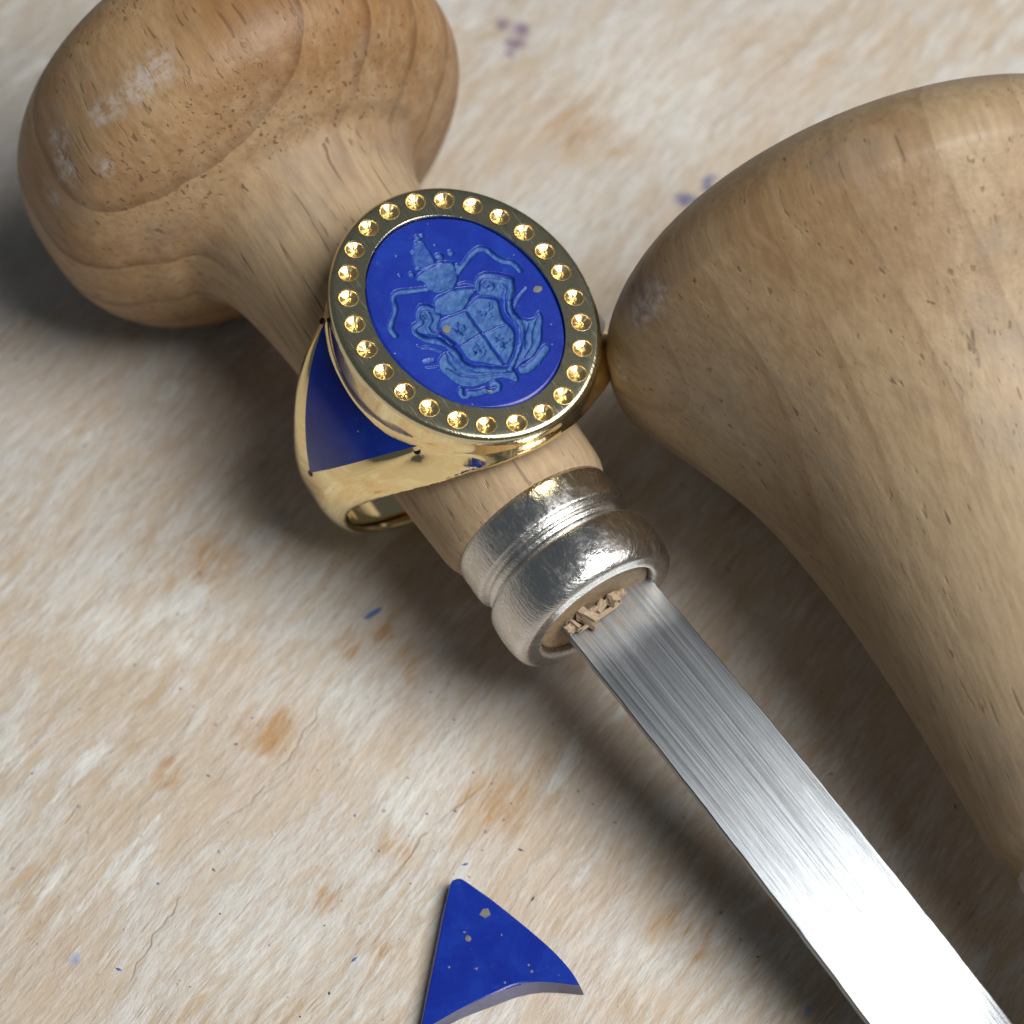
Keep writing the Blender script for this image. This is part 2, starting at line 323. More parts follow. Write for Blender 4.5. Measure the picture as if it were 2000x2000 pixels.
def blade_along(path_fn, wfn, thick, s0, s1, n, side):
    """bent flat bar; returns world verts, faces and (u,v) frames"""
    V = []; F = []
    for i in range(n+1):
        s = s0+(s1-s0)*i/n; c, up = path_fn(s); h = wfn(s)/2
        jit = .0012*math.sin(s*17)+.0008*math.sin(s*41+1); ch = .006
        for a, b in ((-h+jit+ch, 0), (h-jit-ch, 0), (h-jit, -ch), (h-jit, -thick+ch), (h-jit-ch, -thick), (-h+jit+ch, -thick), (-h+jit, -thick+ch), (-h+jit, -ch)):
            V.append(c+side*a+up*b)
    for i in range(n):
        for k in range(8): F.append((i*8+k, i*8+(k+1) % 8, (i+1)*8+(k+1) % 8, (i+1)*8+k))
    F.append(tuple(range(8))[::-1]); F.append(tuple(n*8+k for k in range(8)))
    return V, F
def make_blade(root, Mi, start, heading, z_of, wfn, thick, s0, s1):
    hd = Vector((heading[0], heading[1], 0)).normalized(); side = Vector((-hd.y, hd.x, 0))   # to the upper right
    def path(s):
        z = z_of(s); dz = (z_of(s+.01)-z_of(s-.01))/.02; t = Vector((hd.x, hd.y, dz)).normalized()
        return Vector((start.x+hd.x*s, start.y+hd.y*s, z)), side.cross(t)*-1 if side.cross(t).z < 0 else side.cross(t)
    V, F = blade_along(path, wfn, thick, s0, s1, 90, side)
    # object frame: x across, y along the blade so that the grinding lines follow it
    R3 = Matrix((side, hd, Vector((0, 0, 1)))).transposed().to_4x4() if side.cross(hd).z > 0 else Matrix((-side, hd, Vector((0, 0, 1)))).transposed().to_4x4()
    W = Matrix.Translation(start) @ R3; Wi = W.inverted()
    me = mesh('blade', [Wi @ v for v in V], F, True); fixn(me); me.set_sharp_from_angle(angle=math.radians(25))
    o = obj('blade', me, M_blade, root); o.matrix_local = Mi @ W; return path, side, hd
def chunk(name, c, size, root, Mi, mat, seed):
    r = random.Random(seed); bm = bmesh.new(); bmesh.ops.create_cube(bm, size=1)
    bmesh.ops.subdivide_edges(bm, edges=bm.edges[:], cuts=2, use_grid_fill=True)
    q = Matrix.Rotation(r.uniform(0, 6), 4, 'Z') @ Matrix.Rotation(r.uniform(-.4, .4), 4, 'X')
    for v in bm.verts:
        v.co = Vector((v.co.x*size[0]*r.uniform(.75, 1.2), v.co.y*size[1]*r.uniform(.75, 1.2), v.co.z*size[2]*r.uniform(.75, 1.2)))
        v.co = Mi @ (Vector(c)+(q @ v.co))
    me = bpy.data.meshes.new(name); bm.to_mesh(me); bm.free(); obj(name, me, mat, root)
def grain_at(Mi, k):
    g = (Mi.to_3x3() @ (Mi.inverted().to_3x3() @ Vector((0, 0, 1))-Vector((0, 0, k)))).normalized()
    return tuple(g.rotation_difference(Vector((0, 0, 1))).to_euler())
def pith_at(Mi, d, k):
    v = Mi.to_3x3() @ Vector(d); v.z = 0; v.normalize(); return (v.x*k, v.y*k, 0)
def loc(Mi, pts): return [(tuple(Mi @ Vector(p)), r) for p, r in pts]
P0 = Vector((-1.604, 1.821, 1.385)); P1 = Vector((.484, -1.320, 1.05))
PROF_L = super_head(1.385, .776, 3.0, .672, 2.83, 1.0)+[(.628, .90), (.655, .81), (.70, .745), (.78, .70), (.92, .655), (1.2, .61), (1.6, .58), (2.2, .555), (2.7, .535), (3.0, .522)]
SC_L = [((-1.941, 1.277, 2.613), .09), ((-2.02, 1.23, 2.56), .09), ((-2.103, 1.181, 2.507), .08), ((-2.278, 1.135, 2.381), .07), ((-2.2, 1.15, 2.44), .06), ((-2.551, 1.148, 2.139), .07), ((-2.516, 1.013, 2.042), .08), ((-2.53, 1.08, 2.09), .06),
        ((-2.266, .925, 2.173), .05), ((-2.622, .993, 1.825), .07)]
wood_L = lambda Mi: mat_beech('varnished_beech', ((.29, .158, .064), (.41, .262, .132), (.24, .108, .036), (.43, .325, .205)), loc(Mi, SC_L), 3.0, grain_at(Mi, .2), pith_at(Mi, (-.45, -.15, .85), 5.0), 2.4, .46, (.35, 1.1), 1.0, .020)
def blade_L(root, Mi, A, P1, fs):
    st = Vector((.548, -1.262, 0)); z_of = lambda s: P1.z-.030-.065*s-.024*max(s, 0)**2
    make_blade(root, Mi, st, (.594, -.8045), z_of, lambda s: .590+.014*max(s, 0), .055, -.45, 5.1)
    hd = Vector((.5821, -.8131, 0)); sd = Vector((.8131, .5821, 0))
    for i, (a, b, sz) in enumerate([(-.19, -.015, (.04, .05, .05)), (-.165, -.02, (.02, .07, .07)), (-.075, -.015, (.12, .05, .07)), (-.02, -.03, (.03, .05, .06)), (.03, -.035, (.08, .04, .03)), (.105, -.02, (.06, .05, .07)), (.135, -.03, (.02, .05, .07)), (.17, -.035, (.05, .04, .03)), (-.01, .012, (.28, .02, .014))]):
        c = P1+sd*a+hd*b+Vector((0, 0, sz[2]*.4-.005)); chunk('wood_splinter', c, sz, root, Mi, M_split, 20+i)
engraver(P0, P1, PROF_L, wood_L, .97, blade_L, 'engraving tool with mushroom handle, silver ferrule and flat steel blade, threaded through the ring', .004)
Q0 = Vector((2.183, .436, 1.728)); Q1 = Vector((3.061, -2.377, 1.283)); QA = (Q1-Q0).normalized(); Q2 = Q0+QA*4.2
PROF_R = super_head(1.728, .742, 1.9, 1.2, 2.0, 1.72)+[(.14, 1.705), (.29, 1.61), (.45, 1.505), (.62, 1.40), (.80, 1.295), (1.0, 1.195), (1.25, 1.10), (1.6, .99), (2.0, .892), (2.5, .794), (3.0, .711), (3.2, .685)]
SC_R = [((.751, -.205, 2.435), .08), ((.70, -.206, 2.35), .07), ((.682, -.206, 2.269), .06), ((.80, -.209, 2.50), .06), ((.584, -.178, 1.863), .06), ((.609, -.207, 1.766), .05), ((1.9, -.75, 2.0), .05), ((2.0, -.85, 2.0), .07)]
wood_R = lambda Mi: mat_beech('oiled_beech', ((.27, .172, .086), (.365, .265, .155), (.24, .13, .055), (.375, .282, .175)), loc(Mi, SC_R), 11.0, grain_at(Mi, .12), pith_at(Mi, (-.8, -.5, .1), 2.2), 2.3, .46, (.9, 2.2), .4, .048)
def blade_R(root, Mi, A, P1, fs):
    st = Vector((P1.x, P1.y, 0)); z_of = lambda s: P1.z-.03-.16*s-.03*max(s, 0)**2
    make_blade(root, Mi, st, (A.x, A.y), z_of, lambda s: .6-.01*s, .055, -.45, 3.6)
engraver(Q0, Q2, PROF_R, wood_R, 1.2, blade_R, 'larger engraving tool, only its greyish pear-shaped wooden handle showing, right of the ring', .004)
# ------------------------------------------------------------------ signet ring (local x = finger axis, y = across, z = up through the bezel; origin = bore centre)
HC = 1.104; BORE = .86; TOP = HC-.030
RM = Matrix(((.563172, .821082, .093068), (-.813634, .570659, -.111124), (-.144352, -.013142, .989439)))
RX = Vector((-.2535, -.0231, 2.1017)); RC = RX-RM.col[2]*HC
ring = empty('signet_ring', RC); ring.rotation_mode = 'QUATERNION'; ring.rotation_quaternion = RM.to_quaternion()
tag(ring, 'gold signet ring with engraved blue oval stone, hung round the wooden tool shaft', 'ring')
PS = np.radians([-180, -90, -45, -15, 0, 10, 20, 31, 45, 55, 70, 90, 180]); RO = np.array([.962, .962, .965, .967, .968, .975, .985, 1.006, 1.034, 1.052, 1.035, 1.03, 1.03]); WO = np.array([.215, .215, .22, .235, .245, .27, .315, .385, .46, .505, .60, .66, .66]); WI = np.array([.215, .215, .22, .245, .275, .325, .395, .485, .60, .68, .745, .75, .75])
def smooth_interp(x, xs, ys):
    xx = np.linspace(xs[0], xs[-1], 721); yy = np.interp(xx, xs, ys); k = np.hanning(45); k /= k.sum(); yy = np.convolve(np.pad(yy, 22, 'edge'), k, 'valid'); return np.interp(x, xx, yy)
def ro_of(t, n): return smooth_interp(np.arctan2(n, np.abs(t)), PS, RO)
def smin(a, b, k): h = np.clip(.5+.5*(b-a)/k, 0, 1); return b*(1-h)+a*h-k*h*(1-h)
def smax(a, b, k): return -smin(-a, -b, k)
ZN = np.array([.50, .64, .74, .80, .86, .94, TOP, HC]); ZA = np.array([.60, .67, .74, .785, .806, .819, .8232, .8232]); ZB = np.array([.52, .60, .68, .703, .707, .705, .7032, .7032])
def sdf(f, t, n):
    rho = np.sqrt(t*t+n*n); ps = np.arctan2(n, np.abs(t)); ro = smooth_interp(ps, PS, RO); wo = smooth_interp(ps, PS, WO); wi = smooth_interp(ps, PS, WI); wi = np.where(f < 0, np.minimum(wi, wo+.02), wi); wo = wi+(wo-wi)*np.clip((rho-BORE-.02)/(ro-BORE-.05), 0, 1)
    ry = .088; rx = np.interp(ps, PS, [.19, .19, .19, .19, .18, .17, .14, .12, .10, .09, .10, .12, .12])
    ux = (np.abs(f)-wo)/rx+1; uy = (rho-ro)/ry+1
    band = np.where(np.maximum(ux, uy) > 0, np.sqrt(np.maximum(ux, 0)**2+np.maximum(uy, 0)**2)-1, np.maximum(ux, uy)-1)*ry
    a = np.interp(n, ZN, ZA); b = np.interp(n, ZN, ZB)
    k0 = np.sqrt((f/a)**2+(t/b)**2)+1e-9; k1 = np.sqrt((f/a**2)**2+(t/b**2)**2)+1e-9; cup = k0*(k0-1)/k1
    cup = smax(cup, .60-n, .06)
    d = smin(band, cup, .04+.10*np.clip((np.abs(f)-.47)/.15, 0, 1))
    d = smax(d, BORE-rho, .045)
    q0 = np.sqrt((f/.786)**2+(t/.666)**2)+1e-9; q1 = np.sqrt((f/.786**2)**2+(t/.666**2)**2)+1e-9
    return np.maximum(np.maximum(d, n-TOP), -np.maximum(q0*(q0-1)/q1, HC-.085-n))      # pocket under the bezel plate
def surface_net(fn, lo, hi, h):
    ax = [np.arange(l, u+h, h) for l, u in zip(lo, hi)]; G = np.meshgrid(*ax, indexing='ij'); D = fn(*G); s = D < 0
    c = np.zeros(tuple(x-1 for x in D.shape)); sl = lambda o: tuple(slice(i, i-1 if i-1 else None) for i in o)
    cnt = sum(s[sl((i, j, k))].astype(int) for i in (0, 1) for j in (0, 1) for k in (0, 1)); act = (cnt > 0) & (cnt < 8)
    idx = -np.ones(act.shape, int); I = np.argwhere(act); idx[act] = np.arange(len(I))
    acc = np.zeros((len(I), 3)); num = np.zeros(len(I))
    corners = [(i, j, k) for i in (0, 1) for j in (0, 1) for k in (0, 1)]
    for a in corners:
        for b in corners:
            df = np.array(b)-np.array(a)
            if df.sum() == 1 and (df >= 0).all():
                da = D[I[:, 0]+a[0], I[:, 1]+a[1], I[:, 2]+a[2]]; db = D[I[:, 0]+b[0], I[:, 1]+b[1], I[:, 2]+b[2]]; m = (da < 0) != (db < 0)
                t = np.where(m, da/(da-db+1e-12), 0)[:, None]; acc += np.where(m[:, None], np.array(a)+t*df, 0); num += m
    V = (I+acc/num[:, None])*h+np.array(lo); F = []
    for ax_ in range(3):
        o = [0, 0, 0]; o[ax_] = 1; a = s; b = np.roll(s, -1, ax_); e = np.argwhere((a != b)); e = e[(e[:, ax_] < s.shape[ax_]-1)]
        u, v = [(1, 2), (2, 0), (0, 1)][ax_]; e = e[(e[:, u] > 0) & (e[:, v] > 0) & (e[:, u] < s.shape[u]-1) & (e[:, v] < s.shape[v]-1)]
        du = np.zeros(3, int); du[u] = 1; dv = np.zeros(3, int); dv[v] = 1
        q = np.stack([idx[tuple((e-x).T)] for x in (du+dv, dv, 0*du, du)], 1); flip = s[tuple(e.T)]
        q[~flip] = q[~flip][:, ::-1]; F.append(q)
    return V, np.concatenate(F)
def project(V, it=5):
    for _ in range(it):
        d = sdf(*V.T); g = np.stack([(sdf(*(V+dv).T)-sdf(*(V-dv).T))/2e-3 for dv in np.eye(3)*1e-3], 1); V = V-np.clip(d/np.maximum((g*g).sum(1), .2), -.01, .01)[:, None]*g
    return V
V, F = surface_net(sdf, (-.95, -1.2, -1.05), (.95, 1.2, 1.16), .0165)
V = project(V); 
shank_me = mesh('shank', V, F, True); fixn(shank_me); shank_me.set_sharp_from_angle(angle=math.radians(60))
obj('shank', shank_me, M_gold, ring)
# bezel plate with 26 drilled seats: an annulus whose sectors each have a round hole
PANG = [-179.3, -163.9, -148.9, -135.3, -122.2, -109.0, -96.0, -83.5, -70.7, -57.7, -43.9, -30.1, -14.8, 0.7, 15.6, 30.4, 44.6, 58.0, 70.8, 84.1, 96.4, 109.1, 122.3, 136.0, 150.3, 165.3]
PANG = [math.radians(a) for a in PANG]; AM, BM = .738, .588; AI, BI = .637, .502; AO, BO = .790, .670; PR = .053
def ell(a, b, th, z=HC): return (a*math.cos(th), b*math.sin(th), z)
bm = bmesh.new(); KS = 8; MS = 6; pit_pos = []
def ringof(a, b, z, n=26*KS):                                           # same angles as the sector borders
    out = []
    for i in range(26):
        t0, t1 = mids[i], mids[i+1]
        for k in range(KS): out.append(bm.verts.new((a*math.cos(t0+(t1-t0)*k/KS), b*math.sin(t0+(t1-t0)*k/KS), z)))
    return out
mids = [(PANG[i-1]+PANG[i])/2 if i else (PANG[-1]-2*math.pi+PANG[0])/2 for i in range(26)]; mids.append(mids[0]+2*math.pi)
for i in range(26):
    t0, t1 = mids[i], mids[i+1]; c = Vector(ell(AM, BM, PANG[i])); pit_pos.append(c)
    B = [ell(AO, BO, t0+(t1-t0)*k/KS) for k in range(KS)]
    B += [tuple(Vector(ell(AO, BO, t1)).lerp(Vector(ell(AI, BI, t1)), k/MS)) for k in range(MS)]
    B += [ell(AI, BI, t1-(t1-t0)*k/KS) for k in range(KS)]
    B += [tuple(Vector(ell(AI, BI, t0)).lerp(Vector(ell(AO, BO, t0)), k/MS)) for k in range(MS)]
    vo = [bm.verts.new(p) for p in B]; vi = []
    for p in B:
        d = (Vector(p)-c); d.z = 0; d.normalize(); vi.append(bm.verts.new(c+d*PR))
    for k in range(len(B)): bm.faces.new((vo[k], vo[(k+1) % len(B)], vi[(k+1) % len(B)], vi[k]))
def bridge(r1, r2):
    n = len(r1)
    for k in range(n): bm.faces.new((r1[k], r1[(k+1) % n], r2[(k+1) % n], r2[k]))
outer = [ringof(AO, BO, HC)]
for da, z in ((.007, HC-.001), (.015, HC-.004), (.022, HC-.009), (.028, HC-.016), (.032, HC-.025), (.034, HC-.036), (.0342, HC-.045)): outer.append(ringof(AO+da, BO+da, z)); bridge(outer[-2], outer[-1])
inner = [ringof(AI, BI, HC)]
for da, z in ((-.003, HC-.002), (-.004, HC-.006), (-.004, HC-.07)): inner.append(ringof(AI+da, BI+da, z)); bridge(inner[-1], inner[-2])
bmesh.ops.remove_doubles(bm, verts=bm.verts, dist=1e-5); bmesh.ops.recalc_face_normals(bm, faces=bm.faces)
bz = bpy.data.meshes.new('bezel'); bm.to_mesh(bz); bm.free(); bz.polygons.foreach_set('use_smooth', [True]*len(bz.polygons)); bz.set_sharp_from_angle(angle=math.radians(32))
# outward winding check: top faces must look up
if sum(p.normal.z*p.area for p in bz.polygons if p.center.z > HC-1e-4) < 0: bz.flip_normals()
bezel = obj('bezel', bz, M_face, ring); bezel['label'] = 'flat oval bezel face with a row of drilled seats'
def seat_mesh(seed):
    """countersunk dish with tool chatter: slightly different slope in every direction"""
    r = random.Random(seed); prof = [(.0004, .0580), (.0022, .0568), (.0024, .0545), (.0000, .0515), (-.0075, .0480), (-.0165, .0300), (-.0215, .0170), (-.0275, .0120), (-.0340, .0060), (-.0360, 0)]; n = 40; V = []; F = []
    ch = [r.uniform(-1, 1) for _ in range(n)]; ch = [(ch[k-1]+2*ch[k]+ch[(k+1) % n])/4 for k in range(n)]
    for j, (z, q) in enumerate(prof):
        for k in range(n):
            a = 2*math.pi*k/n; amp = .0032 if 4 <= j <= 7 else 0; V.append((q*math.cos(a), q*math.sin(a), z+amp*ch[k]*(.6 if j == 4 else 1)))
    for j in range(len(prof)-1):
        for k in range(n): F.append((j*n+k, j*n+(k+1) % n, (j+1)*n+(k+1) % n, (j+1)*n+k))
    me = mesh('drilled_seat', V, F, True)
    if sum(p.normal.z*p.area for p in me.polygons) < 0: me.flip_normals()
    me.set_sharp_from_angle(angle=math.radians(28)); me.materials.append(M_pit); return me
pit_mes = [seat_mesh(k) for k in range(4)]
for i, c in enumerate(pit_pos):
    o = obj('drilled_seat', pit_mes[i % 4], None, bezel); o.location = c; o.rotation_euler = (random.uniform(-.05, .05), random.uniform(-.05, .05), random.uniform(0, 6.28))
# ---- the engraved oval stone: a height field cut from strokes and filled shapes
POLY = dict(
 coronet=([(-0.3175, -0.0959), (-0.3279, -0.0279), (-0.325, 0.0622), (-0.3047, 0.11), (-0.2545, 0.1071), (-0.2051, 0.0892), (-0.1629, 0.0455), (-0.1584, -0.0035), (-0.1792, -0.0659), (-0.2267, -0.0877), (-0.2798, -0.0905)], .020),
 cone=([(-0.4107, -0.0648), (-0.4539, -0.0361), (-0.4997, 0.0172), (-0.4893, 0.0487), (-0.4327, 0.0418), (-0.3634, 0.0417), (-0.3326, 0.0212), (-0.3468, -0.0307), (-0.3699, -0.0688)], .010),
 helmet=([(-0.1489, -0.0862), (-0.1523, -0.0076), (-0.1375, 0.0591), (-0.1104, 0.1176), (-0.085, 0.1312), (-0.0563, 0.0657), (-0.0239, 0.0209), (-0.0169, -0.0374), (-0.0282, -0.0908), (-0.0603, -0.1225), (-0.1097, -0.1199)], .024),
 shield=([(-0.0152, 0.0073), (-0.0321, 0.0494), (-0.0387, 0.1229), (0.0231, 0.1963), (0.0814, 0.1796), (0.1454, 0.159), (0.2198, 0.1695), (0.2876, 0.1421), (0.3505, 0.0798), (0.3865, 0.0016), (0.3313, -0.0748), (0.2642, -0.1433), (0.1905, -0.1542), (0.1324, -0.153), (0.0392, -0.1815), (-0.0181, -0.1507), (-0.0257, -0.1076)], .017),
 foliage_r=([(0.1818, 0.2187), (0.2143, 0.258), (0.2316, 0.3002), (0.2089, 0.3469), (0.2548, 0.3383), (0.3248, 0.2859), (0.3733, 0.2407), (0.41, 0.1768), (0.4204, 0.1389), (0.4242, 0.0904), (0.4338, 0.0379), (0.3644, 0.1162), (0.282, 0.1883)], .015),
 foliage_b=([(0.1638, -0.2799), (0.157, -0.2225), (0.213, -0.1996), (0.259, -0.1927), (0.3338, -0.1524), (0.4113, -0.0533), (0.4331, 0.0231), (0.5017, -0.0011), (0.4446, -0.0533), (0.4268, -0.1095), (0.4207, -0.1735), (0.3774, -0.2575), (0.3029, -0.2977), (0.2295, -0.3088)], .016),
 volute_r=([(-0.0878, 0.1408), (-0.1359, 0.1888), (-0.1343, 0.2341), (-0.059, 0.3298), (-0.0058, 0.3321), (0.0636, 0.2767), (0.0458, 0.2194), (-0.0447, 0.127)], .010),
 volute_l=([(-0.1228, -0.2251), (-0.146, -0.1794), (-0.1202, -0.151), (-0.0543, -0.1266), (-0.0121, -0.1548), (0.0419, -0.1909), (0.0183, -0.2432), (-0.0265, -0.289), (-0.0604, -0.2892), (-0.074, -0.2423)], .010))
# strokes: points, half width, depth (positive cuts down, negative leaves a raised line)
STROKE = [
 ([(-0.2295, 0.1057), (-0.2525, 0.1674), (-0.2818, 0.2335), (-0.2929, 0.2798), (-0.2665, 0.3162), (-0.2063, 0.3295), (-0.1581, 0.3588), (-0.1128, 0.3978), (-0.0561, 0.4055)], .017, .017),
 ([(-0.2036, -0.0497), (-0.2371, -0.1189), (-0.2675, -0.19), (-0.2883, -0.2521), (-0.2646, -0.2904), (-0.2034, -0.3155), (-0.1649, -0.3635), (-0.126, -0.3966), (-0.0708, -0.4028)], .017, .017),
 ([(-0.0878, 0.1408), (-0.1332, 0.1792), (-0.1313, 0.232), (-0.0562, 0.3201), (-0.0037, 0.3074), (0.0536, 0.2604), (0.1172, 0.2245), (0.1725, 0.2174), (0.231, 0.2157), (0.2966, 0.1706), (0.3545, 0.1), (0.4148, 0.0204)], .018, .024),
 ([(-0.079, -0.1253), (-0.1202, -0.151), (-0.1493, -0.1848), (-0.1228, -0.2251), (-0.074, -0.2423), (-0.0604, -0.2892), (-0.0178, -0.3023), (0.0357, -0.2699), (0.0805, -0.2242), (0.1306, -0.1972), (0.1952, -0.1876), (0.2531, -0.1888), (0.3154, -0.1552), (0.3772, -0.0681), (0.4207, 0.0164)], .018, .024),
 ([(-0.1053, -0.1685), (-0.0625, -0.1818), (-0.027, -0.2207), (0.0255, -0.2178), (0.073, -0.1814), (0.1318, -0.1678)], .012, .020),
 ([(-0.0767, 0.1872), (-0.085, 0.216), (-0.0568, 0.2199), (-0.0485, 0.1912)], .009, .020),
 ([(-0.0269, 0.2691), (-0.0048, 0.2772), (0.0524, 0.2303), (0.116, 0.1945), (0.1839, 0.1942), (0.2406, 0.1898), (0.2985, 0.1461)], .011, .020),
 ([(0.4595, 0.0661), (0.4675, 0.1064), (0.4409, 0.1862), (0.4194, 0.2472)], .024, .014),
 ([(.385, -.285), (.400, -.300), (.425, -.298), (.437, -.278), (.428, -.262)], .014, .016),
 ([(.425, -.262), (.447, -.225), (.462, -.180)], .020, .014),
 ([(.462, -.180), (.484, -.150), (.486, -.115), (.465, -.098), (.446, -.110), (.450, -.132)], .014, .016),
 ([(0.1211, 0.2449), (0.0714, 0.3178), (0.0578, 0.3659)], .010, .006),
 ([(0.0423, -0.3346), (0.081, -0.285), (0.1347, -0.2454)], .007, .008),
 ([(.065, -.325), (.11, -.278), (.14, -.258)], .006, .007),
 ([(0.1423, -0.3559), (0.1593, -0.3146)], .012, .006),
 ([(0.1814, -0.3669), (0.2079, -0.3169)], .007, .008),
 ([(-0.156, 0.0639), (-0.1483, 0.1048), (-0.116, 0.1368)], .008, .010),
 ([(-.085, -.208), (-.115, -.203), (-.108, -.178)], .009, .018),
 ([(-.34, -.055), (-.335, .005), (-.325, .065)], .008, .014)]
RIDGE = [([(-0.0058, 0.0086), (0.1545, 0.0072), (0.3806, 0.0057)], .007, -.010), ([(0.1602, -0.1489), (0.1574, 0.0051), (0.1787, 0.1439)], .006, -.008),
 ([(0.2329, 0.3302), (0.2853, 0.263), (0.3593, 0.2042), (0.3987, 0.1309)], .006, -.009), ([(0.2422, 0.2619), (0.2953, 0.2099), (0.3513, 0.1635)], .006, -.009),
 ([(0.1538, -0.2279), (0.2144, -0.2383), (0.2721, -0.2394)], .006, -.009), ([(0.2341, -0.2742), (0.3187, -0.2179), (0.3902, -0.1149), (0.4442, 0.0003)], .006, -.009),
 (POLY['shield'][0], .0075, -.011)]
BALLS = [(-0.5212, 0.0392, 0.02), (-0.3765, -0.1788, 0.011), (-0.3432, -0.117, 0.018), (-0.3605, -0.0674, 0.017), (-0.3582, 0.0075, 0.013), (-0.3608, 0.0745, 0.022), (-0.3478, 0.139, 0.019), (-0.4539, -0.0361, 0.015), (-0.254, 0.1222, 0.018), (-0.4313, 0.087, 0.007), (-0.4771, -0.1316, 0.007), (-0.5647, 0.1335, 0.006),
 (-.405, -.05, .012), (-.30, -.10, .012), (.42, .29, .006), (.33, .42, .006), (.47, .16, .012), (-.495, .012, .016), (-.52, .065, .012)]
def seg_dist(X, Y, P):
    P = catmull(P, 5); d = np.full(X.shape, 9.)
    for (x0, y0), (x1, y1) in zip(P[:-1], P[1:]):
        vx, vy = x1-x0, y1-y0; L = vx*vx+vy*vy+1e-12; t = np.clip(((X-x0)*vx+(Y-y0)*vy)/L, 0, 1); d = np.minimum(d, np.hypot(X-x0-t*vx, Y-y0-t*vy))
    return d
def poly_sd(X, Y, P):
    P = catmull(P, 4, True); d = np.full(X.shape, 9.); ins = np.zeros(X.shape, bool); N = len(P)
    for i in range(N):
        x0, y0 = P[i]; x1, y1 = P[(i+1) % N]; vx, vy = x1-x0, y1-y0; L = vx*vx+vy*vy+1e-12; t = np.clip(((X-x0)*vx+(Y-y0)*vy)/L, 0, 1)
        d = np.minimum(d, np.hypot(X-x0-t*vx, Y-y0-t*vy)); c = ((y0 > Y) != (y1 > Y)) & (X < (x1-x0)*(Y-y0)/(y1-y0+1e-12)+x0); ins ^= c
    return np.where(ins, -d, d)
def vnoise(X, Y, sc, seed):
    r = np.random.default_rng(seed).random((96, 96)); gx = X*sc+40; gy = Y*sc+40; i = np.floor(gx).astype(int); j = np.floor(gy).astype(int); fx = gx-i; fy = gy-j
    fx = fx*fx*(3-2*fx); fy = fy*fy*(3-2*fy); g = lambda a, b: r[a % 96, b % 96]
    return g(i, j)*(1-fx)*(1-fy)+g(i+1, j)*fx*(1-fy)+g(i, j+1)*(1-fx)*fy+g(i+1, j+1)*fx*fy
NR, NA = 150, 420; A0, B0 = .629, .494; ZT = HC-.014
rr = np.concatenate([np.linspace(0, 1, NR)]); th = np.linspace(0, 2*np.pi, NA, endpoint=False)
# square-ish grid of the disc for even cells
NG = 300; g = np.linspace(-1, 1, NG); U, W_ = np.meshgrid(g, g, indexing='ij'); X = A0*U*np.sqrt(1-W_*W_/2)*.9999; Y = B0*W_*np.sqrt(1-U*U/2)*.9999
wx = X+.011*(vnoise(X, Y, 19, 1)-.5)+.004*(vnoise(X, Y, 55, 11)-.5); wy = Y+.011*(vnoise(X, Y, 19, 2)-.5)+.004*(vnoise(X, Y, 55, 12)-.5)
depth = np.zeros_like(X); cut = np.zeros_like(X)
step = lambda d, e: np.clip(.5-d/e, 0, 1)
for nm, (P, dp) in POLY.items():
    d = poly_sd(wx, wy, P); k = step(d, .010); bowl = np.clip(-d/.05, 0, 1)
    dd = dp*(.55+.45*np.sqrt(bowl)) if nm in ('helmet', 'coronet') else dp*(.85+.15*bowl)
    depth = np.maximum(depth, k*dd); cut = np.maximum(cut, np.clip(.5-d/.016, 0, 1)*(.55 if nm == 'cone' else 1))
for P, hw, dp in STROKE:
    d = seg_dist(wx, wy, P); q = np.clip(1-(d/hw)**2, 0, 1); depth = np.maximum(depth, dp*np.sqrt(q)); cut = np.maximum(cut, np.clip((hw+.002-d)/.012, 0, 1)*(.7 if dp < .011 else 1))
for P, hw, dp in RIDGE:
    d = seg_dist(wx, wy, P+[P[0]] if len(P) > 8 else P); depth += dp*np.clip(1-(d/(hw*1.5))**2, 0, 1)*(depth > .002)
rid = np.zeros_like(X)
for (P, hw, dp), a_ in zip(RIDGE, (1, 1, .5, .5, .5, .5, 1)):
    rid = np.maximum(rid, a_*np.clip(1.35-(seg_dist(wx, wy, P+[P[0]] if len(P) > 8 else P)/(hw*1.1))**2, 0, 1))
for nm in ('helmet', 'coronet', 'volute_r', 'volute_l', 'foliage_r', 'foliage_b'):
    rid = np.maximum(rid, .75*np.clip(1-(np.abs(poly_sd(wx, wy, POLY[nm][0])-.002)/.0065)**2, 0, 1))
for P, hw, dp in STROKE[2:7]: rid = np.maximum(rid, .8*np.clip(1-((seg_dist(wx, wy, P)-hw-.003)/.0055)**2, 0, 1)*(np.abs(poly_sd(wx, wy, POLY['shield'][0])) > .004))
cut *= 1-.92*rid; depth *= 1-.30*rid
for x, y, r in BALLS:
    d = np.hypot(wx-x, wy-y); q = np.clip(1-(d/r)**2, 0, 1); depth = np.maximum(depth, r*.8*np.sqrt(q)); cut = np.maximum(cut, np.clip((r-d)/.006, 0, 1))
